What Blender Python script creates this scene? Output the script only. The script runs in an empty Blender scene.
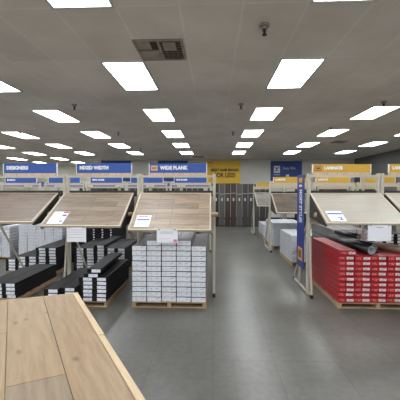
import bpy, bmesh, math, random
from mathutils import Matrix, Vector
random.seed(7)
C = bpy.context.scene.collection
PI = math.pi

# ------------------------------------------------------------------ materials
MATS = {}
def mat(name, col, rough=0.6, metal=0.0, emis=0.0, spec=0.5):
    if name in MATS: return MATS[name]
    m = bpy.data.materials.new(name); m.use_nodes = True
    b = m.node_tree.nodes['Principled BSDF']
    b.inputs['Base Color'].default_value = (*col, 1)
    b.inputs['Roughness'].default_value = rough
    b.inputs['Metallic'].default_value = metal
    b.inputs['Specular IOR Level'].default_value = spec
    if emis:
        b.inputs['Emission Color'].default_value = (*col, 1)
        b.inputs['Emission Strength'].default_value = emis
    MATS[name] = m
    return m
def nodes(m): return m.node_tree.nodes, m.node_tree.links, m.node_tree.nodes['Principled BSDF']
def ramp(N, pts):
    r = N.new('ShaderNodeValToRGB'); e = r.color_ramp.elements
    while len(e) < len(pts): e.new(0.5)
    for i, (p, c) in enumerate(pts):
        e[i].position = p; e[i].color = (*c, 1)
    return r
def mottled(name, c1, c2, scale=3.0, rough=0.6, stretch=(1, 1, 1), metal=0.0, spec=0.5, bump=0.0):
    m = mat(name, c1, rough, metal, 0, spec); N, L, B = nodes(m)
    tc = N.new('ShaderNodeTexCoord'); mp = N.new('ShaderNodeMapping'); mp.inputs['Scale'].default_value = stretch
    nz = N.new('ShaderNodeTexNoise'); nz.inputs['Scale'].default_value = scale; nz.inputs['Detail'].default_value = 5
    r = ramp(N, [(0.3, c1), (0.7, c2)])
    L.new(tc.outputs['Object'], mp.inputs[0]); L.new(mp.outputs[0], nz.inputs['Vector'])
    L.new(nz.outputs[0], r.inputs[0]); L.new(r.outputs[0], B.inputs['Base Color'])
    if bump:
        bp = N.new('ShaderNodeBump'); bp.inputs['Strength'].default_value = bump
        L.new(nz.outputs[0], bp.inputs['Height']); L.new(bp.outputs[0], B.inputs['Normal'])
    return m
def planks(name, cols, row=0.125, width=0.62, mortar=(0.05, 0.04, 0.03), rough=0.45, grain=1.0):
    """wood floor sample laid in horizontal rows, local XY"""
    m = mat(name, cols[0], rough); N, L, B = nodes(m)
    tc = N.new('ShaderNodeTexCoord')
    br = N.new('ShaderNodeTexBrick'); br.offset = 0.37; br.offset_frequency = 2
    br.inputs['Scale'].default_value = 1; br.inputs['Mortar Size'].default_value = 0.0022
    br.inputs['Brick Width'].default_value = width; br.inputs['Row Height'].default_value = row
    br.inputs['Color1'].default_value = (0, 0, 0, 1); br.inputs['Color2'].default_value = (1, 1, 1, 1)
    br.inputs['Mortar'].default_value = (0.5, 0.5, 0.5, 1)
    mp = N.new('ShaderNodeMapping'); mp.inputs['Scale'].default_value = (1.6, 22, 5)
    nz = N.new('ShaderNodeTexNoise'); nz.inputs['Scale'].default_value = 1.6; nz.inputs['Detail'].default_value = 7
    nz.inputs['Roughness'].default_value = 0.65
    L.new(tc.outputs['Object'], br.inputs['Vector']); L.new(tc.outputs['Object'], mp.inputs[0])
    ad = N.new('ShaderNodeVectorMath'); ad.operation = 'ADD'
    L.new(mp.outputs[0], ad.inputs[0]); L.new(br.outputs['Color'], ad.inputs[1])
    L.new(ad.outputs[0], nz.inputs['Vector'])
    r1 = ramp(N, [(0.0, cols[0]), (0.5, cols[1]), (1.0, cols[2])])
    L.new(br.outputs['Color'], r1.inputs[0])
    r2 = ramp(N, [(0.3, (0.62, 0.6, 0.58)), (0.62, (1.12, 1.12, 1.12))])
    L.new(nz.outputs[0], r2.inputs[0])
    mx = N.new('ShaderNodeMix'); mx.data_type = 'RGBA'; mx.blend_type = 'MULTIPLY'; mx.inputs[0].default_value = grain
    L.new(r1.outputs[0], mx.inputs[6]); L.new(r2.outputs[0], mx.inputs[7])
    m2 = N.new('ShaderNodeMix'); m2.data_type = 'RGBA'
    L.new(br.outputs['Fac'], m2.inputs[0]); L.new(mx.outputs[2], m2.inputs[6]); m2.inputs[7].default_value = (*mortar, 1)
    L.new(m2.outputs[2], B.inputs['Base Color'])
    return m
def printed(name, base, ink, cell=(0.012, 0.011), spread=0.45):
    """paper label with rows of tiny illegible print, local XZ"""
    m = mat(name, base, 0.5); N, L, B = nodes(m)
    tc = N.new('ShaderNodeTexCoord')
    sp = N.new('ShaderNodeSeparateXYZ'); L.new(tc.outputs['Object'], sp.inputs[0])
    def mth(op, a, b=None):
        n = N.new('ShaderNodeMath'); n.operation = op
        for i, v in enumerate((a, b)):
            if v is None: continue
            if isinstance(v, (int, float)): n.inputs[i].default_value = v
            else: L.new(v, n.inputs[i])
        return n.outputs[0]
    oi = N.new('ShaderNodeObjectInfo')
    fr = mth('FRACT', mth('DIVIDE', sp.outputs['Z'], cell[1] * 2))
    line = mth('GREATER_THAN', fr, 0.62)
    cx = N.new('ShaderNodeCombineXYZ')
    L.new(mth('DIVIDE', sp.outputs['X'], cell[0]), cx.inputs[0])
    L.new(mth('FLOOR', mth('DIVIDE', sp.outputs['Z'], cell[1] * 2)), cx.inputs[2]); L.new(oi.outputs['Random'], cx.inputs[1])
    nz = N.new('ShaderNodeTexNoise'); nz.inputs['Scale'].default_value = 0.6; L.new(cx.outputs[0], nz.inputs['Vector'])
    msk = mth('MULTIPLY', line, mth('GREATER_THAN', nz.outputs[0], 1 - spread))
    mx = N.new('ShaderNodeMix'); mx.data_type = 'RGBA'
    L.new(msk, mx.inputs[0]); mx.inputs[6].default_value = (*base, 1); mx.inputs[7].default_value = (*ink, 1)
    L.new(mx.outputs[2], B.inputs['Base Color'])
    return m

CREAM = mottled('cream_paint', (0.50, 0.47, 0.39), (0.42, 0.39, 0.32), 6, 0.5)
PALEWOOD = mottled('pale_wood_trim', (0.54, 0.47, 0.36), (0.46, 0.39, 0.29), 4, 0.5, (12, 1, 12))
PALLET = mottled('pallet_wood', (0.42, 0.29, 0.16), (0.26, 0.18, 0.10), 5, 0.8, (1, 8, 8))
BLACKP = mat('black_paint', (0.018, 0.016, 0.015), 0.5)
RUBBER = mat('black_rubber', (0.01, 0.01, 0.01), 0.7)
KNOB = mottled('brown_dowel', (0.40, 0.28, 0.17), (0.28, 0.19, 0.11), 8, 0.5)
HBLUE = mat('header_blue', (0.020, 0.075, 0.32), 0.45)
NAVY = mat('banner_navy', (0.018, 0.035, 0.20), 0.45)
WBLUE = mat('wall_sign_blue', (0.02, 0.055, 0.26), 0.5)
HYEL = mat('header_yellow', (0.56, 0.335, 0.03), 0.45)
WYEL = mottled('wall_sign_yellow', (0.95, 0.62, 0.04), (0.85, 0.52, 0.035), 1.2, 0.5)
STRIP = mottled('header_strip_beige', (0.60, 0.47, 0.36), (0.42, 0.30, 0.22), 14, 0.5, (3, 1, 1))
WHITE = mat('sign_white', (0.75, 0.76, 0.78), 0.5)
PAPER = printed('paper_sheet', (0.74, 0.76, 0.82), (0.45, 0.45, 0.52), (0.02, 0.009), 0.35)
PLAINPAPER = mat('plain_paper', (0.74, 0.76, 0.80), 0.55)
BLACKINK = mat('black_ink', (0.02, 0.015, 0.01), 0.6)
REDINK = mat('red_ink', (0.6, 0.03, 0.05), 0.5)
PINK = mat('pink_sticker', (0.8, 0.15, 0.35), 0.5)
BLUEINK = mat('blue_ink', (0.04, 0.12, 0.45), 0.5)
ORANGE = mat('logo_orange', (0.70, 0.33, 0.05), 0.5)
BROWNINK = mat('logo_brown', (0.14, 0.08, 0.04), 0.5)
WHITELAB = printed('white_carton_end', (0.62, 0.64, 0.69), (0.16, 0.17, 0.2), (0.010, 0.012), 0.40)
WHITEEDGE = mottled('grey_carton_side', (0.50, 0.51, 0.54), (0.40, 0.41, 0.44), 5, 0.5)
DARKTOP = mottled('dark_carton_wrap', (0.085, 0.08, 0.08), (0.16, 0.15, 0.145), 4, 0.35, (6, 1, 6))
BLKCARD = mottled('black_carton_wrap', (0.007, 0.007, 0.009), (0.020, 0.018, 0.018), 5, 0.5, (8, 1, 8), spec=.12)
BLKLAB = printed('black_carton_label', (0.72, 0.75, 0.82), (0.08, 0.08, 0.2), (0.012, 0.009), 0.36)
REDC = mottled('red_carton_wrap', (0.42, 0.012, 0.022), (0.32, 0.010, 0.018), 5, 0.35)
REDLAB = printed('red_carton_label', (0.60, 0.55, 0.55), (0.15, 0.06, 0.07), (0.010, 0.009), 0.40)
REDPRINT = printed('red_carton_print', (0.42, 0.012, 0.022), (0.75, 0.35, 0.33), (0.010, 0.008), 0.5)
ROLLM = mat('black_film', (0.012, 0.012, 0.013), 0.3)
ROLLC = mat('roll_core_grey', (0.30, 0.32, 0.33), 0.6)
ROLLB = mottled('brown_foam', (0.22, 0.15, 0.10), (0.35, 0.26, 0.18), 10, 0.8)

def gap_shade(m, h, k=.35):  # darkens side edges: shade of the gaps between layers, painted into the colour
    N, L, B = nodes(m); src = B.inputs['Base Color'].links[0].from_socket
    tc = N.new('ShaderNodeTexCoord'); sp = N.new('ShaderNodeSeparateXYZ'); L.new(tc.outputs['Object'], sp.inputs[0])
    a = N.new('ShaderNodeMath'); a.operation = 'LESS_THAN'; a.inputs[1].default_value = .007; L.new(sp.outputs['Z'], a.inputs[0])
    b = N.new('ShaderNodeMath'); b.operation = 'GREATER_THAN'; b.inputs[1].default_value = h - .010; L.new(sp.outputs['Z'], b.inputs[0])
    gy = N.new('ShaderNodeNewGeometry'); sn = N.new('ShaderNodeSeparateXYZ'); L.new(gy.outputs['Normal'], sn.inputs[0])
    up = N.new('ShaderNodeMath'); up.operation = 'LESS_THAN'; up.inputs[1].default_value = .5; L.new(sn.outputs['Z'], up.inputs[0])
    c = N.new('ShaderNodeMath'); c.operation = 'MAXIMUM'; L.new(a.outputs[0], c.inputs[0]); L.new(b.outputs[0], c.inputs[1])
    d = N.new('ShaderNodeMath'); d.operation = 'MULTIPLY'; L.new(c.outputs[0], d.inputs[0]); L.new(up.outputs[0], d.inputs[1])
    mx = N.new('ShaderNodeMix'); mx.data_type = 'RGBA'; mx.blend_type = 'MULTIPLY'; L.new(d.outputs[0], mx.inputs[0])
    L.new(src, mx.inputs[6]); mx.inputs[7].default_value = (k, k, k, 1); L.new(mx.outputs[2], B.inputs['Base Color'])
gap_shade(REDC, .0755, .4); gap_shade(WHITEEDGE, .0742, .35); gap_shade(DARKTOP, .0742, .4)
W1 = planks('tan_oak_sample', [(0.33, 0.25, 0.18), (0.27, 0.205, 0.145), (0.225, 0.17, 0.122)])
W2 = planks('taupe_oak_sample', [(0.27, 0.21, 0.155), (0.225, 0.175, 0.13), (0.19, 0.148, 0.112)])
W3 = planks('brown_oak_sample', [(0.17, 0.12, 0.085), (0.14, 0.098, 0.07), (0.185, 0.135, 0.10)])
WR = planks('cream_laminate_sample', [(0.345, 0.32, 0.268), (0.335, 0.308, 0.258), (0.34, 0.314, 0.262)], grain=0.25, mortar=(0.42, 0.37, 0.30), rough=0.4)
WD = planks('dark_walnut_sample', [(0.13, 0.10, 0.075), (0.10, 0.075, 0.055), (0.16, 0.125, 0.095)])
WG = planks('grey_ash_sample', [(0.20, 0.185, 0.165), (0.16, 0.15, 0.135), (0.25, 0.23, 0.205)])

# ------------------------------------------------------------------ mesh helpers
class MB:
    def __init__(s): s.bm = bmesh.new()
    def box(s, x0, x1, y0, y1, z0, z1, M=None):
        vs = [s.bm.verts.new(Vector((x, y, z)) if M is None else M @ Vector((x, y, z))) for x in (x0, x1) for y in (y0, y1) for z in (z0, z1)]
        for f in ((0, 1, 3, 2), (4, 6, 7, 5), (0, 4, 5, 1), (2, 3, 7, 6), (0, 2, 6, 4), (1, 5, 7, 3)):
            s.bm.faces.new([vs[i] for i in f])
        return s
    def bar(s, a, b, w, t=None):
        a, b = Vector(a), Vector(b); d = b - a; t = t or w
        q = d.to_track_quat('Z', 'X').to_matrix().to_4x4(); M = Matrix.Translation(a) @ q
        return s.box(-w / 2, w / 2, -t / 2, t / 2, 0, d.length, M)
    def tube(s, a, b, r, n=16, ri=None):
        a, b = Vector(a), Vector(b); d = b - a
        M = Matrix.Translation(a) @ d.to_track_quat('Z', 'X').to_matrix().to_4x4(); Ln = d.length
        def ring(rr, z): return [s.bm.verts.new(M @ Vector((rr * math.cos(2 * PI * k / n), rr * math.sin(2 * PI * k / n), z))) for k in range(n)]
        o0, o1 = ring(r, 0), ring(r, Ln)
        for k in range(n):
            j = (k + 1) % n; s.bm.faces.new([o0[k], o0[j], o1[j], o1[k]])
        if ri is None:
            s.bm.faces.new(o0[::-1]); s.bm.faces.new(o1)
        else:
            i0, i1 = ring(ri, 0), ring(ri, Ln)
            for k in range(n):
                j = (k + 1) % n
                s.bm.faces.new([i0[j], i0[k], i1[k], i1[j]]); s.bm.faces.new([o0[j], o0[k], i0[k], i0[j]]); s.bm.faces.new([o1[k], o1[j], i1[j], i1[k]])
        return s
    def build(s, name, m, parent=None, loc=None, rot=None, bevel=0, smooth=False):
        if bevel:
            bmesh.ops.bevel(s.bm, geom=s.bm.edges[:], offset=bevel, segments=2, affect='EDGES', profile=0.5)
        bmesh.ops.recalc_face_normals(s.bm, faces=s.bm.faces[:])
        me = bpy.data.meshes.new(name); s.bm.to_mesh(me); s.bm.free(); me.materials.append(m)
        if smooth:
            for p in me.polygons: p.use_smooth = len(p.vertices) == 4
        o = bpy.data.objects.new(name, me); C.objects.link(o)
        if parent: o.parent = parent
        if loc: o.location = loc
        if rot: o.rotation_euler = rot
        return o
def tag(o, label, cat, group=None, kind=None):
    if label: o['label'] = label
    if cat: o['category'] = cat
    if group: o['group'] = group
    if kind: o['kind'] = kind
    return o
def thing(name, label, cat, loc=(0, 0, 0), rz=0, group=None):
    o = bpy.data.objects.new(name, None); o.empty_display_size = 0.1; C.objects.link(o)
    o.location = loc; o.rotation_euler = (0, 0, rz)
    return tag(o, label, cat, group)
def text(name, s, size, m, parent, loc, rot, xs=1.0, bold=0.0, align='LEFT', rotm=None):
    cu = bpy.data.curves.new(name, 'FONT'); cu.body = s; cu.size = size; cu.extrude = 0.0015; cu.offset = bold
    cu.align_x = align; cu.align_y = 'CENTER'; cu.resolution_u = 3
    t = bpy.data.objects.new(name, cu); C.objects.link(t)
    bpy.context.view_layer.update()
    me = bpy.data.meshes.new_from_object(t.evaluated_get(bpy.context.evaluated_depsgraph_get()))
    bpy.data.objects.remove(t); me.materials.clear(); me.materials.append(m)
    o = bpy.data.objects.new(name, me); C.objects.link(o); o.parent = parent
    o.location = loc; o.rotation_euler = rot if rotm is None else rotm.to_euler(); o.scale = (xs, 1, 1)
    return o
def copy_tree(o, parent=None):
    c = o.copy(); C.objects.link(c)
    if parent: c.parent = parent
    for ch in [x for x in o.children]: copy_tree(ch, c)
    return c
ORD = ['', 'first', 'second', 'third', 'fourth', 'fifth', 'sixth', 'seventh', 'eighth', 'ninth', 'tenth', 'eleventh', 'twelfth', 'thirteenth', 'fourteenth', 'fifteenth', 'sixteenth', 'seventeenth', 'eighteenth', 'nineteenth', 'twentieth', 'twenty-first', 'twenty-second']

# ------------------------------------------------------------------ room shell
CH = 3.455
def structure(name, mb, m): return tag(mb.build(name, m), None, None, None, 'structure')
# floor
fm = mat('polished_concrete', (0.17, 0.17, 0.16), 0.3); N, L, B = nodes(fm)
tc = N.new('ShaderNodeTexCoord'); n1 = N.new('ShaderNodeTexNoise'); n1.inputs['Scale'].default_value = 0.9; n1.inputs['Detail'].default_value = 5; n1.inputs['Roughness'].default_value = 0.5
r1 = ramp(N, [(0.30, (0.078, 0.075, 0.065)), (0.52, (0.103, 0.100, 0.088)), (0.72, (0.134, 0.130, 0.116))])
L.new(tc.outputs['Object'], n1.inputs['Vector']); L.new(n1.outputs[0], r1.inputs[0])
n2 = N.new('ShaderNodeTexNoise'); n2.inputs['Scale'].default_value = 14; n2.inputs['Detail'].default_value = 6
L.new(tc.outputs['Object'], n2.inputs['Vector'])
r2 = ramp(N, [(0.35, (0.88, 0.88, 0.88)), (0.65, (1.1, 1.1, 1.1))]); L.new(n2.outputs[0], r2.inputs[0])
mx = N.new('ShaderNodeMix'); mx.data_type = 'RGBA'; mx.blend_type = 'MULTIPLY'; mx.inputs[0].default_value = 1
L.new(r1.outputs[0], mx.inputs[6]); L.new(r2.outputs[0], mx.inputs[7])
br = N.new('ShaderNodeTexBrick'); br.offset = 0; br.inputs['Scale'].default_value = 1
br.inputs['Brick Width'].default_value = 0.61; br.inputs['Row Height'].default_value = 0.61; br.inputs['Mortar Size'].default_value = 0.006
br.inputs['Color1'].default_value = (1, 1, 1, 1); br.inputs['Color2'].default_value = (0.90, 0.90, 0.90, 1); br.inputs['Mortar'].default_value = (0.74, 0.74, 0.72, 1)
L.new(tc.outputs['Object'], br.inputs['Vector'])
m2 = N.new('ShaderNodeMix'); m2.data_type = 'RGBA'; m2.blend_type = 'MULTIPLY'; m2.inputs[0].default_value = 1
L.new(mx.outputs[2], m2.inputs[6]); L.new(br.outputs['Color'], m2.inputs[7]); L.new(m2.outputs[2], B.inputs['Base Color'])
r3 = ramp(N, [(0.3, (0.22, 0.22, 0.22)), (0.7, (0.42, 0.42, 0.42))]); L.new(n1.outputs[0], r3.inputs[0]); B.inputs['Roughness'].default_value = .32
structure('floor', MB().box(-14, 8, -5, 21.6, -0.1, 0), fm)
# ceiling
cm = mat('ceiling_tile', (0.6, 0.58, 0.54), 0.9); N, L, B = nodes(cm)
tc = N.new('ShaderNodeTexCoord'); mp = N.new('ShaderNodeMapping'); mp.inputs['Location'].default_value = (1.545 + 0.0, -4.2 + 1.22 * 4, 0)
br = N.new('ShaderNodeTexBrick'); br.offset = 0; br.inputs['Scale'].default_value = 1
br.inputs['Brick Width'].default_value = 0.61; br.inputs['Row Height'].default_value = 1.22; br.inputs['Mortar Size'].default_value = 0.012
br.inputs['Color1'].default_value = (0.79, 0.745, 0.69, 1); br.inputs['Color2'].default_value = (0.83, 0.785, 0.73, 1); br.inputs['Mortar'].default_value = (0.87, 0.835, 0.78, 1)
L.new(tc.outputs['Object'], mp.inputs[0]); L.new(mp.outputs[0], br.inputs['Vector'])
nz = N.new('ShaderNodeTexNoise'); nz.inputs['Scale'].default_value = 1.3; nz.inputs['Detail'].default_value = 5; L.new(tc.outputs['Object'], nz.inputs['Vector'])
rr = ramp(N, [(0.3, (0.86, 0.84, 0.82)), (0.7, (1.04, 1.04, 1.04))]); L.new(nz.outputs[0], rr.inputs[0])
mx = N.new('ShaderNodeMix'); mx.data_type = 'RGBA'; mx.blend_type = 'MULTIPLY'; mx.inputs[0].default_value = 1
L.new(br.outputs['Color'], mx.inputs[6]); L.new(rr.outputs[0], mx.inputs[7]); L.new(mx.outputs[2], B.inputs['Base Color'])
structure('ceiling', MB().box(-14, 8, -5, 21.6, CH, CH + 0.1), cm)
WALLM = mottled('wall_paint_grey', (0.72, 0.71, 0.66), (0.66, 0.65, 0.60), 1.5, 0.8)
WALLL = mottled('wall_paint_cream', (0.72, 0.70, 0.61), (0.66, 0.64, 0.55), 1.5, 0.8)
WALLD = mottled('wall_paint_dark', (0.17, 0.17, 0.165), (0.14, 0.14, 0.135), 1.5, 0.8)
BY = 17.9
structure('wall_rear', MB().box(-6.55, 8, BY, BY + 0.1, 0, CH), WALLM)
structure('wall_rear_left', MB().box(-14, -6.45, 21.5, 21.6, 0, CH), WALLL)
structure('wall_return', MB().box(-6.55, -6.45, BY, 21.5, 0, CH), WALLM)
structure('wall_left', MB().box(-14.1, -14, -5, 21.6, 0, CH), WALLL)
structure('wall_right', MB().box(8, 8.1, -5, 21.6, 0, CH), WALLD)
# front wall left out behind the viewpoint so world light fills the ceiling
structure('baseboard_rear', MB().box(-6.45, 8, BY - 0.015, BY, 0, 0.12), BLACKP)
structure('trim_1', MB().box(7.82, 8.0, 12.0, 13.2, 2.35, 3.1), WALLD)

# ------------------------------------------------------------------ ceiling lights
LM = bpy.data.materials.new('light_diffuser'); LM.use_nodes = True
N = LM.node_tree.nodes; Ls = LM.node_tree.links; N.clear()
em = N.new('ShaderNodeEmission'); em.inputs['Color'].default_value = (0.93, 0.97, 1.0, 1); em.inputs['Strength'].default_value = 17
ou = N.new('ShaderNodeOutputMaterial'); Ls.new(em.outputs[0], ou.inputs[0])
FRAME = mat('light_frame_white', (0.62, 0.62, 0.6), 0.5)
colnames = {-11.0: 'fifth column left of the aisle', -8.56: 'fourth column left of the aisle', -6.12: 'third column left of the aisle', -3.68: 'second column left of the aisle',
            -1.24: 'first column left of the aisle', 1.2: 'column over the aisle', 3.64: 'first column right of the aisle', 6.08: 'second column right of the aisle'}
def light_proto():
    t = thing('ceiling_light', 'x', 'ceiling light')
    f = MB()
    f.box(-.305, .305, -.61, -.575, -.018, 0).box(-.305, .305, .575, .61, -.018, 0).box(-.305, -.275, -.575, .575, -.018, 0).box(.275, .305, -.575, .575, -.018, 0)
    f.build('light_frame', FRAME, t)
    MB().box(-.274, .274, -.574, .574, -.010, -.002).build('diffuser', LM, t)
    return t
lp = light_proto(); firstl = True
for X, cn in colnames.items():
    for r, Y in enumerate([-2.51, -0.07, 2.37, 4.81, 7.25, 9.69, 12.13, 14.57, 17.01, 19.45]):
        if r >= 9 and X > -7: continue
        if r == 8 and X > -7: continue
        o = lp if firstl else copy_tree(lp); firstl = False
        o.location = (X, Y, CH)
        if r < 2: tag(o, 'rectangular fluorescent ceiling panel behind the viewpoint', 'ceiling light', 'ceiling light panels behind the viewpoint')
        else: tag(o, f'ceiling light panel, {ORD[r-1]} from the front, {cn}', 'ceiling light', 'recessed ceiling light panels')
        if r == 5 and abs(X + 1.24) < .01:
            o['label'] = 'ceiling light panel with dark louvre bars, fourth from the front, first column left of aisle'
            g = MB()
            for k in range(1, 4): g.box(-.274, .274, -.574 + k * .287 - .012, -.574 + k * .287 + .012, -.030, -.0105)
            for k in (-1, 1): g.box(k * .09 - .01, k * .09 + .01, -.574, .574, -.030, -.0105)
            g.build('louvre', mat('louvre_grey', (0.3, 0.3, 0.3), 0.5), o)

# ------------------------------------------------------------------ ceiling vents and sprinklers
VENT = mottled('vent_dusty', (0.26, 0.22, 0.17), (0.42, 0.38, 0.32), 6, 0.7)
VDARK = mat('vent_dark', (0.045, 0.038, 0.03), 0.8)
def vent(loc, label, sx=0.59, sy=0.56):
    t = thing('ceiling_vent', label, 'ceiling vent', loc, 0)
    MB().box(-sx / 2, sx / 2, -sy / 2, sy / 2, -.004, 0).build('backing', VDARK, t)
    f = MB(); w = .028
    f.box(-sx/2, sx/2, -sy/2, -sy/2 + w, -.016, -.004).box(-sx/2, sx/2, sy/2 - w, sy/2, -.016, -.004).box(-sx/2, -sx/2 + w, -sy/2 + w, sy/2 - w, -.016, -.004).box(sx/2 - w, sx/2, -sy/2 + w, sy/2 - w, -.016, -.004)
    f.box(-.014, .014, -sy/2 + w, sy/2 - w, -.016, -.004).build('vent_frame', VENT, t)
    g = MB()
    for k in range(7): g.box(.016, sx/2 - w, -sy/2 + w + .03 + k * .068, -sy/2 + w + .042 + k * .068, -.014, -.004)
    for k in range(3): g.box(.07 + k * .065, .078 + k * .065, -sy/2 + w, sy/2 - w, -.013, -.004)
    g.build('grille', mat('grille_grey', (0.17, 0.15, 0.12), 0.7), t)
    p = MB(); p.box(-sx/2 + w + .01, -.02, -.02, sy/2 - w - .005, -.02, -.006).box(-sx/2 + w + .01, -.10, -sy/2 + w + .01, -.06, -.02, -.006)
    p.build('deflector_plate', VENT, t)
    MB().box(.05, .2, -sy/2 + .05, -.02, -.022, -.015).build('patch_plate', VENT, t)
vent((-.655, 3.91, CH), 'dusty square air return vent in the ceiling, half dark grille')
vent((-.80, 16.44, CH), 'dark air vent in the ceiling in front of the yellow wall sign')
vent((-10.6, 18.6, CH), 'dark air vent in the far left of the ceiling')
vent((4.6, 11.5, CH), 'dark air vent in the ceiling right of the blue wall sign', .5, .5)
CHROME = mottled('dull_chrome', (0.5, 0.48, 0.45), (0.3, 0.29, 0.27), 20, 0.35, metal=0.8)
def spr_proto():
    t = thing('sprinkler_head', 'x', 'sprinkler')
    MB().tube((0, 0, -.02), (0, 0, 0), .055, 20).tube((0, 0, -.045), (0, 0, -.02), .033, 16).build('escutcheon', CHROME, t, smooth=True)
    h = MB(); h.tube((0, 0, -.085), (0, 0, -.045), .012, 10)
    h.bar((-.02, 0, -.05), (-.006, 0, -.10), .006).bar((.02, 0, -.05), (.006, 0, -.10), .006)
    h.tube((0, 0, -.108), (0, 0, -.100), .026, 12).build('deflector', BLACKP, t)
    return t
sp = spr_proto()
for i, (x, y, lb) in enumerate([(.545, 3.37, 'nearest pendant sprinkler head, between the two nearest light columns over the aisle'), (.567, 6.38, 'second nearest sprinkler head above the aisle'), (-2.85, 6.3, 'sprinkler head left of the aisle, between the second and third light rows'),
        (3.38, 6.33, 'sprinkler head at right beside the second visible light row'), (.60, 9.42, 'third sprinkler head above the aisle'), (-2.87, 9.3, 'sprinkler head over the left racks near the third light row'), (-5.85, 9.2, 'sprinkler head at the far left near the third light row'), (-2.99, 12.8, 'farthest small sprinkler head over the left racks'), (3.3, 8.9, 'sprinkler head in the right ceiling beyond the second light row')]):
    o = sp if i == 0 else copy_tree(sp); o.location = (x, y, CH); tag(o, lb, 'sprinkler', 'ceiling sprinkler heads')

# ------------------------------------------------------------------ display racks
def rack(xc, Y, hw, bm_, label, bc=None, bw=None, yb=-0.80, zb=1.14, zt=1.645, ztop=1.935, bar_t=.032, barm=None, rearpost=False, knob=True, low=(1, 1), rod=(.0, .0)):
    """sloping flooring display on an open frame; origin on the floor between its front posts"""
    barm = barm or CREAM
    t = thing('display_rack', label, 'display rack', (xc, Y, 0), 0, 'sloping flooring display racks')
    bc = (bc if bc is not None else xc) - xc; bw = bw or 2 * hw - .04
    for s in (-1, 1):
        on = low[0] if s < 0 else low[1]
        MB().box(s * hw - .024, s * hw + .024, -.03, .03, 0 if on else 1.08, ztop + .03).build('post', CREAM, t, bevel=.003)
        if on:
            l = MB().bar((s * hw, -.04, 1.16), (s * hw, -.20, .05), .026, .026).build('leg', CREAM, t)
            MB().box(s * hw - .02, s * hw + .02, -.235, -.175, 0, .05).build('foot_cap', RUBBER, l)
            l = MB().bar((s * hw, .04, 1.16), (s * hw, .82, .05), .026, .026).build('leg', CREAM, t)
            MB().box(s * hw - .02, s * hw + .02, .80, .86, 0, .05).build('foot_cap', RUBBER, l)
            MB().box(s * hw - .015, s * hw + .015, -.175, .80, .012, .045).build('base_rail', CREAM, t)
        # black cheek closing the side of the display
        c = MB(); x0, x1 = bc + s * (bw / 2 - .012), bc + s * (bw / 2 + .002)
        P = [(-.06, zt - .02), (yb + .02, zb - .02), (yb + .05, zb - .045), (-.02, zb + .02), (-.02, zt - .02)]
        a = [c.bm.verts.new((x0, y, z)) for y, z in P]; b = [c.bm.verts.new((x1, y, z)) for y, z in P]
        c.bm.faces.new(a); c.bm.faces.new(b[::-1])
        for i in range(5): c.bm.faces.new([a[i], b[i], b[(i + 1) % 5], a[(i + 1) % 5]])
        c.build('side_cheek', BLACKP, t)
        if rearpost:
            MB().box(s * hw - .015, s * hw + .015, .47, .50, .045, ztop - .04).build('rear_post', CREAM, t)
            MB().box(s * hw - .015, s * hw + .015, .03, .50, ztop - .04, ztop - .01).build('top_rail', CREAM, t)
    MB().box(-hw - .024, hw + .024, -.045, -.030, ztop - bar_t, ztop).build('crossbar', barm, t)
    MB().box(-hw + .024, hw - .024, -.01, .02, zt - .05, zt + .045).build('back_rail', BLACKP, t)
    MB().box(-hw + .024, hw - .024, -.01, .02, 1.14, 1.19).build('lower_rail', CREAM, t)
    if knob: 
        MB().tube((-hw - rod[0], -.36, 1.325), (hw + rod[1], -.36, 1.325), .034, 16).build('tilt_rod', KNOB, t, smooth=True)
    # the sloping board: local X across, local Y up the slope
    yt = -.035; Ls = math.hypot(yt - yb, zt - zb); ang = math.atan2(zt - zb, yt - yb)
    b = MB().box(-bw / 2 + .022, bw / 2 - .022, .022, Ls - .012, -.018, .004).build('sample_board', bm_, t, (bc, yb, zb), (ang, 0, 0))
    e = MB().box(-bw / 2, -bw / 2 + .022, 0, Ls, -.022, .010).box(bw / 2 - .022, bw / 2, 0, Ls, -.022, .010).box(-bw / 2 + .022, bw / 2 - .022, 0, .022, -.022, .010)
    e.box(-bw / 2 + .022, bw / 2 - .022, Ls - .012, Ls, -.022, .010)
    e.build('edge_trim', PALEWOOD, b)
    t['_s'] = 0; del t['_s']
    return t, b, Ls, ang
def board_point(bc, yb, zb, Y, ang, u, s, h=0.012):
    return (bc + u, Y + yb + s * math.cos(ang) - h * math.sin(ang), zb + s * math.sin(ang) + h * math.cos(ang))
RY = 5.08
specs = {
 1: dict(xc=-.578, hw=.597, low=(0, 1), rod=(.022, .06), bm_=W1, bc=-.613, bw=1.17, zb=1.135, label='sloping display rack with tan oak sample board, left of the aisle above white cartons'),
 2: dict(xc=-1.825, hw=.597, rod=(.022, .022), bm_=W2, bc=-1.885, bw=1.16, zb=1.185, label='sloping display rack with taupe plank board, second rack left of the aisle'),
 3: dict(xc=-3.072, hw=.597, low=(1, 0), rod=(.022, .022), bm_=W3, bc=-3.155, bw=1.16, zb=1.235, label='sloping display rack with brown plank board at the left edge of the photo'),
 4: dict(xc=2.0975, hw=.5475, low=(1, 0), rod=(.02, .02), bm_=WR, bc=2.11, bw=1.10, zb=1.238, rearpost=True, label='sloping display rack with plain cream board right of the aisle above red cartons'),
 5: dict(xc=3.25, hw=.5475, low=(0, 1), rod=(.02, .02), bm_=WR, bc=3.27, bw=1.08, zb=1.238, label='cream display rack at the right edge of the photo')}
BP = {}
for k, s in specs.items():
    s = dict(s); t, b, Ls_, ang = rack(s.pop('xc'), RY, s.pop('hw'), s.pop('bm_'), s.pop('label'), **s)
    BP[k] = (specs[k]['bc'], -.80, specs[k]['zb'], ang)

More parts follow.
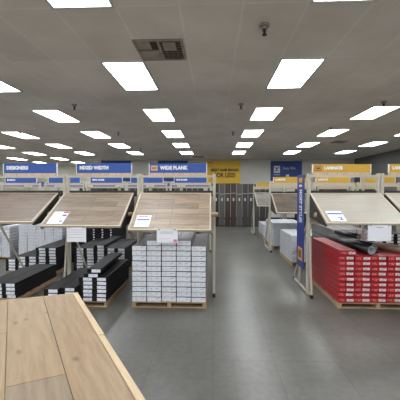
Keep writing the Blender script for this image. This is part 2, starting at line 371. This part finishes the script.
# header signs
def header(x0, x1, Y, z0, z1, m, txt, label, logo=None, strip=.045, tsize=None, tx=None, bw=None):
    w = x1 - x0
    t = thing('header_sign', label, 'sign', ((x0 + x1) / 2, Y, z0), 0, 'header signs on the display racks')
    MB().box(-w / 2 + .012, w / 2 - .012, -.008, .008, strip, z1 - z0).build('sign_panel', m, t)
    MB().box(-w / 2, w / 2, -.012, .010, 0, strip).build('product_strip', STRIP, t)
    for s in (-1, 1): MB().box(s * (w / 2 - .006) - .006, s * (w / 2 - .006) + .006, -.012, .010, strip, z1 - z0).build('side_channel', WHITE, t)
    h = z1 - z0 - strip; zc = strip + h * .52
    xx = -w / 2 + .06 if tx is None else -w / 2 + tx
    if logo:
        g = MB().box(-w / 2 + .035, -w / 2 + .145, -.011, -.009, zc - .042, zc + .042).build('logo_plate', ORANGE if logo == 'o' else BROWNINK, t)
        MB().box(-w / 2 + .047, -w / 2 + .133, -.013, -.0112, zc - .028, zc + .028).build('logo_field', STRIP if logo == 'o' else ORANGE, g)
        if logo == 'o': MB().box(-w / 2 + .055, -w / 2 + .125, -.0145, -.0132, zc - .010, zc + .012).build('logo_mark', BROWNINK, g)
        else: MB().box(-w / 2 + .055, -w / 2 + .125, -.0145, -.0132, zc - .018, zc + .016).build('logo_mark', BROWNINK, g)
        xx = -w / 2 + .19
    if txt: text('lettering', txt, tsize or h * .46, WHITE, t, (xx, -.0095, zc), (PI / 2, 0, 0), .92, .0045)
    return t
header(-1.058, -.098, RY, 1.936, 2.135, HBLUE, 'WIDE PLANK', 'blue header sign reading WIDE PLANK with orange logo, atop rack beside aisle', 'o', tsize=.082)
header(-2.28, -1.34, RY, 1.936, 2.145, HBLUE, 'MIXED WIDTH', 'blue header sign reading MIXED WIDTH, atop the second rack left of the aisle', tsize=.080)
header(-3.53, -2.60, RY, 1.936, 2.15, HBLUE, 'DESIGNERS', 'blue header sign reading DESIGNERS, at the left edge of the photo', tsize=.080)
header(1.60, 2.53, RY, 1.936, 2.115, HYEL, 'LAMINATE', 'yellow header sign reading LAMINATE, atop the first rack right of the aisle', 'b', tsize=.066)
header(2.80, 3.73, RY, 1.936, 2.115, HYEL, 'LAMINATE', 'yellow header sign cut off by the right edge of the photo', None, tsize=.066)

# rows behind
def back_row(Y, cs, hw, yel, zt, names, wood=None, boards=None, z1=2.06, side='left', rown='second'):
    for i, c in enumerate(cs):
        n = ORD[i + 1]
        rack(c, Y, hw, (boards or [WG, WD, W2, W3])[i % len(boards or [1, 2, 3, 4])], f'display rack in the {rown} row back, {n} from the aisle on the {side}', zb=1.12, zt=1.60, ztop=zt, bar_t=.05 if wood is None else .09, barm=wood, knob=False)
        tx = names[i] if i < len(names) else None
        header(c - .465, c + .465, Y, zt + .001, z1, HYEL if yel else HBLUE, tx, f'{"yellow" if yel else "blue"} header sign in the {rown} row back, {n} from the aisle on the {side}', None, .02, tsize=.062, tx=.06)
back_row(8.65, [-.63, -1.86, -3.02, -4.23, -5.5, -6.72], .56, False, 1.88, ['OAK PLANK', None, 'VINYL PLANK', None, 'BAMBOO'])
back_row(8.65, [2.13, 3.29, 4.5], .55, True, 1.88, ['LAMINATE', 'LAMINATE'], wood=PALEWOOD, boards=[WD, W2, WR], side='right')
back_row(12.0, [-.62 - 1.22 * k for k in range(7)], .58, False, 1.82, [], z1=1.97, rown='third')
back_row(12.0, [2.13, 3.35, 4.57, 5.79], .56, True, 1.82, [], wood=PALEWOOD, boards=[WG, WD, W3, W2], z1=1.985, side='right', rown='third')
back_row(16.2, [-8.2 - 1.24 * k for k in range(4)], .58, False, 1.95, [], boards=[WR], z1=2.14, rown='fourth')

# vertical navy banner on the end frame of the right rack
bt = thing('vertical_banner', 'tall narrow navy banner with vertical white lettering on the rack end beside the aisle', 'banner', (1.512, 5.40, .37))
MB().box(-.004, .004, -.215, .205, 0, 1.59).build('banner_panel', NAVY, bt)
Mr = Matrix(((0, 0, -1), (0, -1, 0), (-1, 0, 0)))
text('lettering', 'MOST STYLES', .20, WHITE, bt, (-.0045, -.01, 1.34), None, .47, .006, rotm=Mr)
lg = MB().box(-.007, -.0042, -.13, .12, .12, .34).build('logo_plate', ORANGE, bt)
MB().box(-.009, -.0072, -.09, .08, .16, .30).build('logo_field', BROWNINK, lg)
lg = MB().box(-.007, -.0042, -.10, .09, 1.46, 1.54).build('logo_plate', HYEL, bt)
lg = MB().box(-.007, -.0042, -.08, .07, 1.385, 1.42).build('logo_plate', WHITE, bt)

# ------------------------------------------------------------------ cards and sheets
def card(k, u, s, w, h, label, parts, skew=0):
    bc, yb, zb, ang = BP[k]
    p = board_point(bc, yb, zb, RY, ang, u, s, .0125)
    t = thing('price_card', label, 'price card', p); t.rotation_euler = (ang, 0, skew)
    MB().box(0, w, 0, h, -.001, .001).build('card_sheet', PLAINPAPER, t)
    for n, m, x0, x1, y0, y1 in parts:
        MB().box(x0 * w, x1 * w, y0 * h, y1 * h, .0012, .0022).build(n, m, t)
    return t
FINE = mat('fine_print_grey', (0.35, 0.36, 0.42), .6)
lines = [('print_line', FINE, .1, .85, y, y + .025) for y in (.12, .2, .28, .36)]
card(1, -.51, .055, .215, .265, 'white price card with red heading and blue band on the tan board', [('red_heading', REDINK, .15, .8, .86, .93), ('blue_band', BLUEINK, .08, .92, .56, .68)] + lines)
card(2, -.50, .045, .23, .30, 'white price card with red corner and blue picture on the taupe board', [('red_corner', REDINK, .62, .99, .86, .98), ('blue_picture', BLUEINK, .68, .95, .60, .74), ('blue_picture', BLUEINK, .70, .9, .15, .24)])
cr = card(4, -.485, .045, .22, .265, 'white price card with blue band and large blue numeral on the cream board', [('blue_band', BLUEINK, .04, .97, .66, .80), ('print_line', FINE, .1, .9, .90, .93), ('print_line', FINE, .08, .5, .3, .33), ('print_line', FINE, .08, .5, .2, .23)])
text('numeral', '2', .10, BLUEINK, cr, (.13, .065, .0015), (0, 0, 0), 1.1, .004)
def sheet(x0, x1, z0, z1, label, extra=()):
    y = RY - .80 - .030
    t = thing('paper_sign', label, 'paper sign', ((x0 + x1) / 2, y, z0)); w = x1 - x0; h = z1 - z0
    MB().box(-w / 2, w / 2, -.001, .001, 0, h).build('sheet', PLAINPAPER, t)
    MB().box(-w / 2 + .02, -w / 2 + .05, -.004, .006, h - .012, h + .008).build('clip', FINE, t); MB().box(w / 2 - .05, w / 2 - .02, -.004, .006, h - .012, h + .008).build('clip', FINE, t)
    for n, m, a, b, c, d in extra: MB().box(-w / 2 + a * w, -w / 2 + b * w, -.0022, -.0012, c * h, d * h).build(n, m, t)
sheet(-.782, -.490, .965, 1.155, 'white paper sign with pink sticker hanging under the tan board', [('pink_sticker', PINK, .80, .97, .06, .26)] + [('print_line', FINE, .15, .8, y, y + .025) for y in (.78, .68)] + [('print_line', FINE, .12, .6, .3, .32)])
sheet(-2.055, -1.78, .97, 1.175, 'white paper sign with faint print hanging under the taupe board', [('print_line', FINE, .1, .9, y, y + .02) for y in (.8, .66, .5, .3)])
sheet(2.09, 2.40, 1.01, 1.225, 'plain white paper sign hanging under the cream board', [('print_line', BLUEINK, .36, .66, .85, .88)])

# ------------------------------------------------------------------ pallets and cartons
def pallet_proto():
    t = thing('wooden_pallet', 'x', 'pallet')
    for k in range(6): MB().box(0, 1, .0 + k * .21, .12 + k * .21, .068, .085).build('deck_board', PALLET, t)
    for x in (0.0, .475, .95): MB().box(x, x + .05, 0, 1.17, .012, .068).build('stringer', PALLET, t)
    for y in (0, .53, 1.06): MB().box(0, 1, y, y + .11, 0, .012).build('bottom_board', PALLET, t)
    return t
PP = [pallet_proto(), True]
def pallet(x, y, w, label, L=1.2):
    o = PP[0] if PP[1] else copy_tree(PP[0]); PP[1] = False
    o.location = (x, y, 0); o.scale = (w, L / 1.17, 1)
    tag(o, label, 'pallet')
def carton_mesh(name, w, L_, h, m):
    mb = MB().box(-w / 2, w / 2, 0, L_, 0, h)
    bmesh.ops.bevel(mb.bm, geom=mb.bm.edges[:], offset=.0025, segments=1, affect='EDGES')
    bmesh.ops.recalc_face_normals(mb.bm, faces=mb.bm.faces[:])
    me = bpy.data.meshes.new(name); mb.bm.to_mesh(me); mb.bm.free(); me.materials.append(m); return me
def plate_mesh(name, x0, x1, z0, z1, m):
    mb = MB().box(x0, x1, -.0025, -.0003, z0, z1)
    bmesh.ops.recalc_face_normals(mb.bm, faces=mb.bm.faces[:])
    me = bpy.data.meshes.new(name); mb.bm.to_mesh(me); mb.bm.free(); me.materials.append(m); return me
KIND = {}
def kind(k, w, h, body, plates):
    KIND[k] = (w, h, carton_mesh(k + '_carton', w, 1.2, h - .003, body), [(n, plate_mesh(n, *a)) for n, *a in plates])
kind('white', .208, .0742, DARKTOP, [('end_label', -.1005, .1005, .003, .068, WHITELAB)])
kind('black', .200, .0585, BLKCARD, [('end_label', -.035, .094, .006, .050, BLKLAB)])
kind('dark', .200, .0585, BLKCARD, [('end_label', .06, .094, .012, .040, BLKLAB)])
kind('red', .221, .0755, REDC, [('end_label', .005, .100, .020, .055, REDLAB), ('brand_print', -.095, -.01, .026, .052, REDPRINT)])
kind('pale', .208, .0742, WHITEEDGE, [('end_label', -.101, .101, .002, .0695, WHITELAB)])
GAP = .0065
NC = {'n': 0}
CARTONS = []
def add_carton(kd, x, y, z, label, place, rz=0):
    me, pl = KIND[kd][2], KIND[kd][3]
    o = bpy.data.objects.new('flooring_carton', me); C.objects.link(o)
    o.location = (x, y, z); o.rotation_euler = (0, 0, rz)
    tag(o, label, 'carton', f'{kd if kd != "pale" else "grey"} cartons, {place}')
    for nm, pm in pl:
        q = bpy.data.objects.new(nm, pm); C.objects.link(q); q.parent = o
    CARTONS.append((o, kd))
def stack(kd, x0, y0, layers, place, z0=.086, jx=.004, jy=.012, extra=(), yo=None):
    w, h, me, pl = KIND[kd]; pitch = w + GAP
    cname = {'pale': 'pale grey'}.get(kd, kd)
    for c, n in enumerate(layers):
        for l in range(n):
            dx = random.uniform(-jx, jx) * .6; dy = random.uniform(-jy, jy) + (yo[c] if yo else 0)
            add_carton(kd, x0 + w / 2 + c * pitch + dx, y0 + dy, z0 + l * h, f'{cname} carton, {ORD[c+1]} column from left, {ORD[l+1]} layer up, {place}', place)
    for (c, l, ddx, ddy, rz) in extra:
        add_carton(kd, x0 + w / 2 + c * pitch + ddx, y0 + ddy, z0 + l * h, f'loose {cname} carton at level {ORD[l+1]} atop the {place}', place, rz)
    pallet(x0 - .005, y0, len(layers) * pitch + .005, f'wooden pallet carrying the {cname} {place}')
# front left: white-ended cartons beside the aisle
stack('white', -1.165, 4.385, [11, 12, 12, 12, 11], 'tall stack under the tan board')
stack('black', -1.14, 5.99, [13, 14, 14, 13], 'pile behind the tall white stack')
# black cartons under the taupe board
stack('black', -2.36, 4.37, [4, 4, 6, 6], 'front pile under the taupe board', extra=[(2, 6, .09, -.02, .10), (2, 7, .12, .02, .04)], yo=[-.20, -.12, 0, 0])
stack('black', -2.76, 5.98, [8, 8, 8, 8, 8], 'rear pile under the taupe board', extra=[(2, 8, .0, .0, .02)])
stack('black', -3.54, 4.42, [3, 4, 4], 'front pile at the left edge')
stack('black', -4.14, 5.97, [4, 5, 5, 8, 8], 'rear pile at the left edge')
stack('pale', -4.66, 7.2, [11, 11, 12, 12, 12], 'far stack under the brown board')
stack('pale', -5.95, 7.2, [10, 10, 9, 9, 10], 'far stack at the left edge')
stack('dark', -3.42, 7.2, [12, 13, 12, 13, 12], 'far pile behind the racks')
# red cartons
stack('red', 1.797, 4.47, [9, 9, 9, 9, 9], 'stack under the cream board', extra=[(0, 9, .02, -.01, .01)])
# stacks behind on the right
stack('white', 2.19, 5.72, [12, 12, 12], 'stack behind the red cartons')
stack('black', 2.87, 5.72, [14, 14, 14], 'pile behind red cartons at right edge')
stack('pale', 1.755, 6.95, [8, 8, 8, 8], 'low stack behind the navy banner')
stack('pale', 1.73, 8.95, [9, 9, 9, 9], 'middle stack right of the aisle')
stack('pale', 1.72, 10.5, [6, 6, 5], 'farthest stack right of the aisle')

# rolls lying on the red cartons
def roll(a, b, r, label, m=ROLLM, core=ROLLC):
    t = thing('underlayment_roll', label, 'roll', a)
    d = Vector(b) - Vector(a)
    MB().tube((0, 0, 0), d, r, 28, r * .93).build('wrap', m, t, smooth=True)
    MB().tube(d.normalized() * .003, d * .995, r * .92, 28, r * .60).build('core', core, t, smooth=True)
zt = .086 + 9 * .0755
roll((2.275, 4.50, zt + .070), (2.12, 5.62, zt + .070), .069, 'black roll with open grey end lying on the red cartons')
roll((2.45, 4.78, zt + .062), (2.33, 5.66, zt + .062), .060, 'second black roll beside the open-ended roll on red cartons')
roll((2.86, 4.62, zt + .055), (2.57, 5.05, zt + .055), .054, 'short brown wrapped roll on the red cartons at the right', ROLLB, ROLLB)
roll((2.33, 5.02, zt + .187), (2.20, 5.60, zt + .187), .045, 'thin black roll stacked on top of the other rolls', ROLLM, ROLLC)

# ------------------------------------------------------------------ tall sample boards at the rear of the aisle
tones = [((.020, .017, .015), (.035, .03, .026)), ((.13, .125, .11), (.19, .18, .165)), ((.055, .032, .020), (.09, .055, .035)), ((.10, .065, .045), (.065, .04, .03)),
         ((.13, .12, .105), (.17, .16, .14)), ((.06, .055, .05), (.09, .083, .075)), ((.07, .062, .055), (.10, .09, .08)), ((.11, .10, .09), (.15, .14, .125))]
names = ['near-black', 'light grey', 'dark brown', 'reddish brown', 'mid grey', 'charcoal', 'smoky brown', 'ash grey']
TM = [mottled('tall_board_' + n.replace(' ', '_').replace('-', '_'), tuple(v * .62 for v in a), tuple(v * .62 for v in b), 2.5, .5, (10, 1, 1)) for n, (a, b) in zip(names, tones)]
TAGW = mat('board_tag_white', (.62, .62, .60), .5)
def tall(i, x, k, side, h=1.98):
    t = thing('tall_sample_board', f'tall {names[k]} sample board, {ORD[i]} from left, rear {side}', 'sample board', (x, 14.42, 0), 0, 'tall sample boards at the rear')
    MB().box(-.127, .127, -.018, .012, .05, h).build('board_face', TM[k], t)
    MB().box(-.127, .127, -.03, .03, 0, .05).build('base_foot', BLACKP, t)
    MB().box(-.035, .035, -.023, -.0185, 1.19, 1.33).build('hang_tag', TAGW, t)
    MB().box(-.10, .10, -.022, -.0185, 1.50 + .02 * (i % 3), 1.52 + .02 * (i % 3)).build('name_strip', TAGW, t)
for i, k in enumerate([5, 0, 1, 2, 3, 4, 5, 6, 7, 5, 6]): tall(i + 1, -.12 + i * .268, k, 'of the aisle')
for i in range(14): tall(i + 1, 3.9 + i * .268, [0, 6, 5, 2][i % 4], 'behind yellow signs')

for i in range(22): tall(i + 1, -6.2 + i * .268, [0, 2, 5, 3, 0, 6][i % 6], 'left of the aisle', 1.82)
# ------------------------------------------------------------------ wall signs
t = thing('wall_sign', 'yellow wall sign reading GREAT NAME BRANDS FOR LESS above the tall sample boards', 'sign', (.60, BY - .03, 2.02))
MB().box(-.955, .955, -.02, .02, 0, 1.335).build('sign_panel', WYEL, t)
MB().box(-.955, .93, -.023, -.0205, .03, .06).build('sign_lower_line', BLACKINK, t)  # thin dark line along the sign's lower edge
text('lettering', 'GREAT NAME BRANDS', .21, BLACKINK, t, (.06, -.021, .82), (PI / 2, 0, 0), .74, .010, 'CENTER')
text('lettering', 'FOR LESS!', .35, BLACKINK, t, (.08, -.021, .52), (PI / 2, 0, 0), .80, .011, 'CENTER')
MB().box(-.90, -.60, -.023, -.0205, 1.23, 1.27).build('corner_print', mat('green_print', (.10, .22, .05), .5), t)
t = thing('wall_sign', 'dark blue wall sign with white square emblem and pale lettering, right of the yellow sign', 'sign', (4.17, BY - .03, 2.22))
MB().box(-.88, .88, -.02, .02, 0, 1.13).build('sign_panel', WBLUE, t)
em_ = MB().box(-.70, -.36, -.024, -.0205, .46, .86).build('emblem_plate', WHITE, t)
e2 = MB(); e2.bar((-.62, -.0255, .52), (-.44, -.0255, .80), .05, .002).bar((-.62, -.0255, .80), (-.55, -.0255, .66), .045, .002).bar((-.50, -.0255, .60), (-.42, -.0255, .52), .045, .002)
e2.build('emblem_mark', WBLUE, em_)
text('lettering', 'Easy Div.', .22, mat('pale_blue_ink', (.45, .55, .75), .5), t, (-.20, -.021, .72), (PI / 2, 0, 0), .95, .003)
MB().box(-.70, -.36, -.023, -.0205, .33, .37).build('caption_line', mat('pale_blue_ink', (.45, .55, .75)), t)
MB().box(-.02, .16, -.024, -.0205, .24, .36).build('small_plate', WHITE, t)
for x, lb in ((-5.62, 'dark blue wall sign half hidden behind the MIXED WIDTH header'), (-2.33, 'dark blue wall sign half hidden behind the WIDE PLANK header')):
    t = thing('wall_sign', lb, 'sign', (x, BY - .03, 2.22)); MB().box(-.86, .86, -.02, .02, 0, 1.17).build('sign_panel', WBLUE, t)
    MB().box(-.86, .86, -.024, .022, 1.17, 1.19).build('top_rail', FRAME, t)

# ------------------------------------------------------------------ foreground sample table
A0 = Vector((-1.121, 2.48)); rz = math.atan2(-.831, .556)
tt = thing('sample_table', 'large oak plank sample table in the lower left foreground', 'display table', (A0.x, A0.y, 0), rz)
def oak(name, c1, c2, c3, knots=()):
    m = mat(name, c1, .42); N, L, B = nodes(m)
    tc = N.new('ShaderNodeTexCoord'); mp = N.new('ShaderNodeMapping'); mp.inputs['Scale'].default_value = (1.3, 13, 6)
    nd = N.new('ShaderNodeTexNoise'); nd.inputs['Scale'].default_value = 2.2; nd.inputs['Detail'].default_value = 3
    L.new(tc.outputs['Object'], nd.inputs['Vector'])
    add = N.new('ShaderNodeVectorMath'); add.operation = 'MULTIPLY_ADD'; add.inputs[1].default_value = (.05, .05, 0)
    L.new(nd.outputs['Color'], add.inputs[0]); L.new(tc.outputs['Object'], add.inputs[2]); L.new(add.outputs[0], mp.inputs[0])
    n1 = N.new('ShaderNodeTexNoise'); n1.inputs['Scale'].default_value = 2.4; n1.inputs['Detail'].default_value = 8; n1.inputs['Roughness'].default_value = .62
    L.new(mp.outputs[0], n1.inputs['Vector'])
    r = ramp(N, [(.28, c3), (.48, c1), (.68, c2)]); L.new(n1.outputs[0], r.inputs[0])
    cur = r.outputs[0]
    for (kx, ky, ks) in knots:
        m3 = N.new('ShaderNodeMapping'); m3.inputs['Location'].default_value = (-kx, -ky * 1.8, 0); m3.inputs['Scale'].default_value = (1, 1.8, 0)
        L.new(tc.outputs['Object'], m3.inputs[0])
        nk = N.new('ShaderNodeTexNoise'); nk.inputs['Scale'].default_value = 28; L.new(tc.outputs['Object'], nk.inputs['Vector'])
        ln = N.new('ShaderNodeVectorMath'); ln.operation = 'LENGTH'; L.new(m3.outputs[0], ln.inputs[0])
        a = N.new('ShaderNodeMath'); a.operation = 'MULTIPLY_ADD'; a.inputs[1].default_value = .035; L.new(nk.outputs[0], a.inputs[0]); L.new(ln.outputs['Value'], a.inputs[2])
        rk = ramp(N, [(ks + .012, (.95, .95, .95)), (ks + .05, (0, 0, 0))]); L.new(a.outputs[0], rk.inputs[0])
        mk = N.new('ShaderNodeMix'); mk.data_type = 'RGBA'; L.new(rk.outputs[0], mk.inputs[0]); L.new(cur, mk.inputs[6]); mk.inputs[7].default_value = (.10, .06, .035, 1)
        cur = mk.outputs[2]
    L.new(cur, B.inputs['Base Color'])
    return m
OA = oak('oak_plank_warm', (0.245, 0.159, 0.08), (0.301, 0.202, 0.106), (0.181, 0.114, 0.056), [(1.075, -.188, .008)])
OA2 = oak('oak_plank_tan', (0.258, 0.172, 0.09), (0.314, 0.215, 0.116), (0.198, 0.129, 0.066), [(.89, -.43, .001), (.455, -.385, .0), (.485, -.44, .001), (.375, -.262, -.004)])
OB = oak('oak_plank_grey', (.20, .145, .090), (.25, .185, .118), (.145, .102, .062))
OC = oak('oak_plank_pale', (0.267, 0.181, 0.094), (0.318, 0.219, 0.118), (0.206, 0.136, 0.07))
sl = .07; tilt = -math.atan(sl)
H = .85; TH = .022
def plank(x0, x1, y0, y1, m):
    MB().box(x0 + .0012, x1 - .0012, y0 + .0012, y1 - .0012, -TH, 0).build('plank', m, tt, (0, 0, H), (tilt, 0, 0), bevel=.0015)
plank(.012, 1.75, -.252, -.034, OA)
plank(.012, 1.195, -.485, -.252, OA2); plank(1.195, 1.75, -.485, -.252, OB)
plank(.012, .62, -.718, -.485, OC); plank(.62, 1.75, -.718, -.485, OC)
plank(.012, 1.0, -.951, -.718, OA); plank(1.0, 1.75, -.951, -.718, OA2)
plank(.012, 1.75, -1.184, -.951, OC)
OT = mottled('pale_oak_edging', (.52, .39, .24), (.44, .32, .19), 4, .45, (2, 14, 14))
for x0, x1 in ((0, .868), (.872, 1.75)):
    MB().box(x0, x1, -.034, .004 if x0 == 0 else .0, -.05, .006).build('edge_trim', OT, tt, (0, 0, H), (tilt, 0, 0), bevel=.002)
MB().box(0, .011, -1.184, -.035, -.05, .002).build('edge_trim', OT, tt, (0, 0, H), (tilt, 0, 0), bevel=.002)
MB().box(.03, 1.72, -1.16, -.06, -.045, -.0225).build('substrate', PALLET, tt, (0, 0, H), (tilt, 0, 0))
for x in (.12, 1.62):
    for y in (-.18, -1.08):
        MB().box(x, x + .06, y, y + .06, 0, H - .048 - sl * y - .006).build('leg', BLACKP, tt)

# ------------------------------------------------------------------ camera and world
cd = bpy.data.cameras.new('camera'); co = bpy.data.objects.new('camera', cd); C.objects.link(co)
cd.sensor_width = 36; cd.lens = 309 / 400 * 36; cd.clip_start = .05
co.location = (0, 0, 1.7); co.rotation_euler = (PI / 2 - math.atan(10 / 309), 0, math.atan(13 / 309))
bpy.context.scene.camera = co
w = bpy.data.worlds.new('world'); bpy.context.scene.world = w; w.use_nodes = True
w.node_tree.nodes['Background'].inputs[0].default_value = (1, .975, .94, 1); w.node_tree.nodes['Background'].inputs[1].default_value = 1.12  # uniform background added as fill light, entering where the front wall is missing
bpy.context.scene.view_settings.view_transform = 'Standard'

# ------------------------------------------------------------------ the 300 cartons that show largest stay single; the rest become one pile object
bpy.context.view_layer.update()
dg = bpy.context.evaluated_depsgraph_get(); sc = bpy.context.scene; O = co.matrix_world.translation
fwd = co.matrix_world.to_3x3() @ Vector((0, 0, -1)); inv = co.matrix_world.inverted()
score = []
for o, kd in CARTONS:
    cw, chh = KIND[kd][0], KIND[kd][1]; sc_ = 0.0
    pts = [(u * cw * .46, -.004, v * chh) for u in (-.9, -.3, .3, .9) for v in (.15, .5, .85)]
    pts += [(u * cw * .45, y, chh * .965) for u in (-.9, .9) for y in (.05, .4, .8, 1.15)]
    pts += [(sd * (cw / 2 + .001), y, v * chh) for sd in (-1, 1) for y in (.1, .6, 1.1) for v in (.5,)]
    for p in pts:
        P = o.matrix_world @ Vector(p); q = inv @ P
        if q.z > -.1 or abs(q.x / q.z) * 309 > 200 or abs(q.y / q.z) * 309 > 200: continue
        d = P - O; hit, loc, nrm, idx, ob, mw = sc.ray_cast(dg, O, d.normalized(), distance=d.length - .006)
        if not hit or ob == o or ob.parent == o: sc_ += (5.0 / d.length) ** 2
    score.append((sc_, o.name, o, kd))
score.sort(key=lambda t: (-t[0], t[1]))
rest = score[290:]
bm = bmesh.new(); slots = []
for _, _, o, kd in rest:
    for part in [o] + list(o.children):
        m_ = part.data.materials[0]
        if m_ not in slots: slots.append(m_)
        n0 = len(bm.verts); f0 = len(bm.faces)
        bm.from_mesh(part.data); bm.verts.ensure_lookup_table(); bm.faces.ensure_lookup_table()
        bmesh.ops.transform(bm, matrix=o.matrix_world, verts=bm.verts[n0:])
        for f in bm.faces[f0:]: f.material_index = slots.index(m_)
dead = []
for _, _, o, kd in rest:
    dead += list(o.children) + [o]
bpy.data.batch_remove(dead)
me = bpy.data.meshes.new('carton_pile'); bm.to_mesh(me); bm.free()
for m_ in slots: me.materials.append(m_)
po = bpy.data.objects.new('carton_pile', me); C.objects.link(po)
tag(po, 'remaining flooring cartons, mostly hidden behind and within the stacks on both sides', 'cartons', None, 'stuff')
print('visible', sum(1 for t in score if t[0] > 0), 'of', len(score), 'cut', score[289][0])
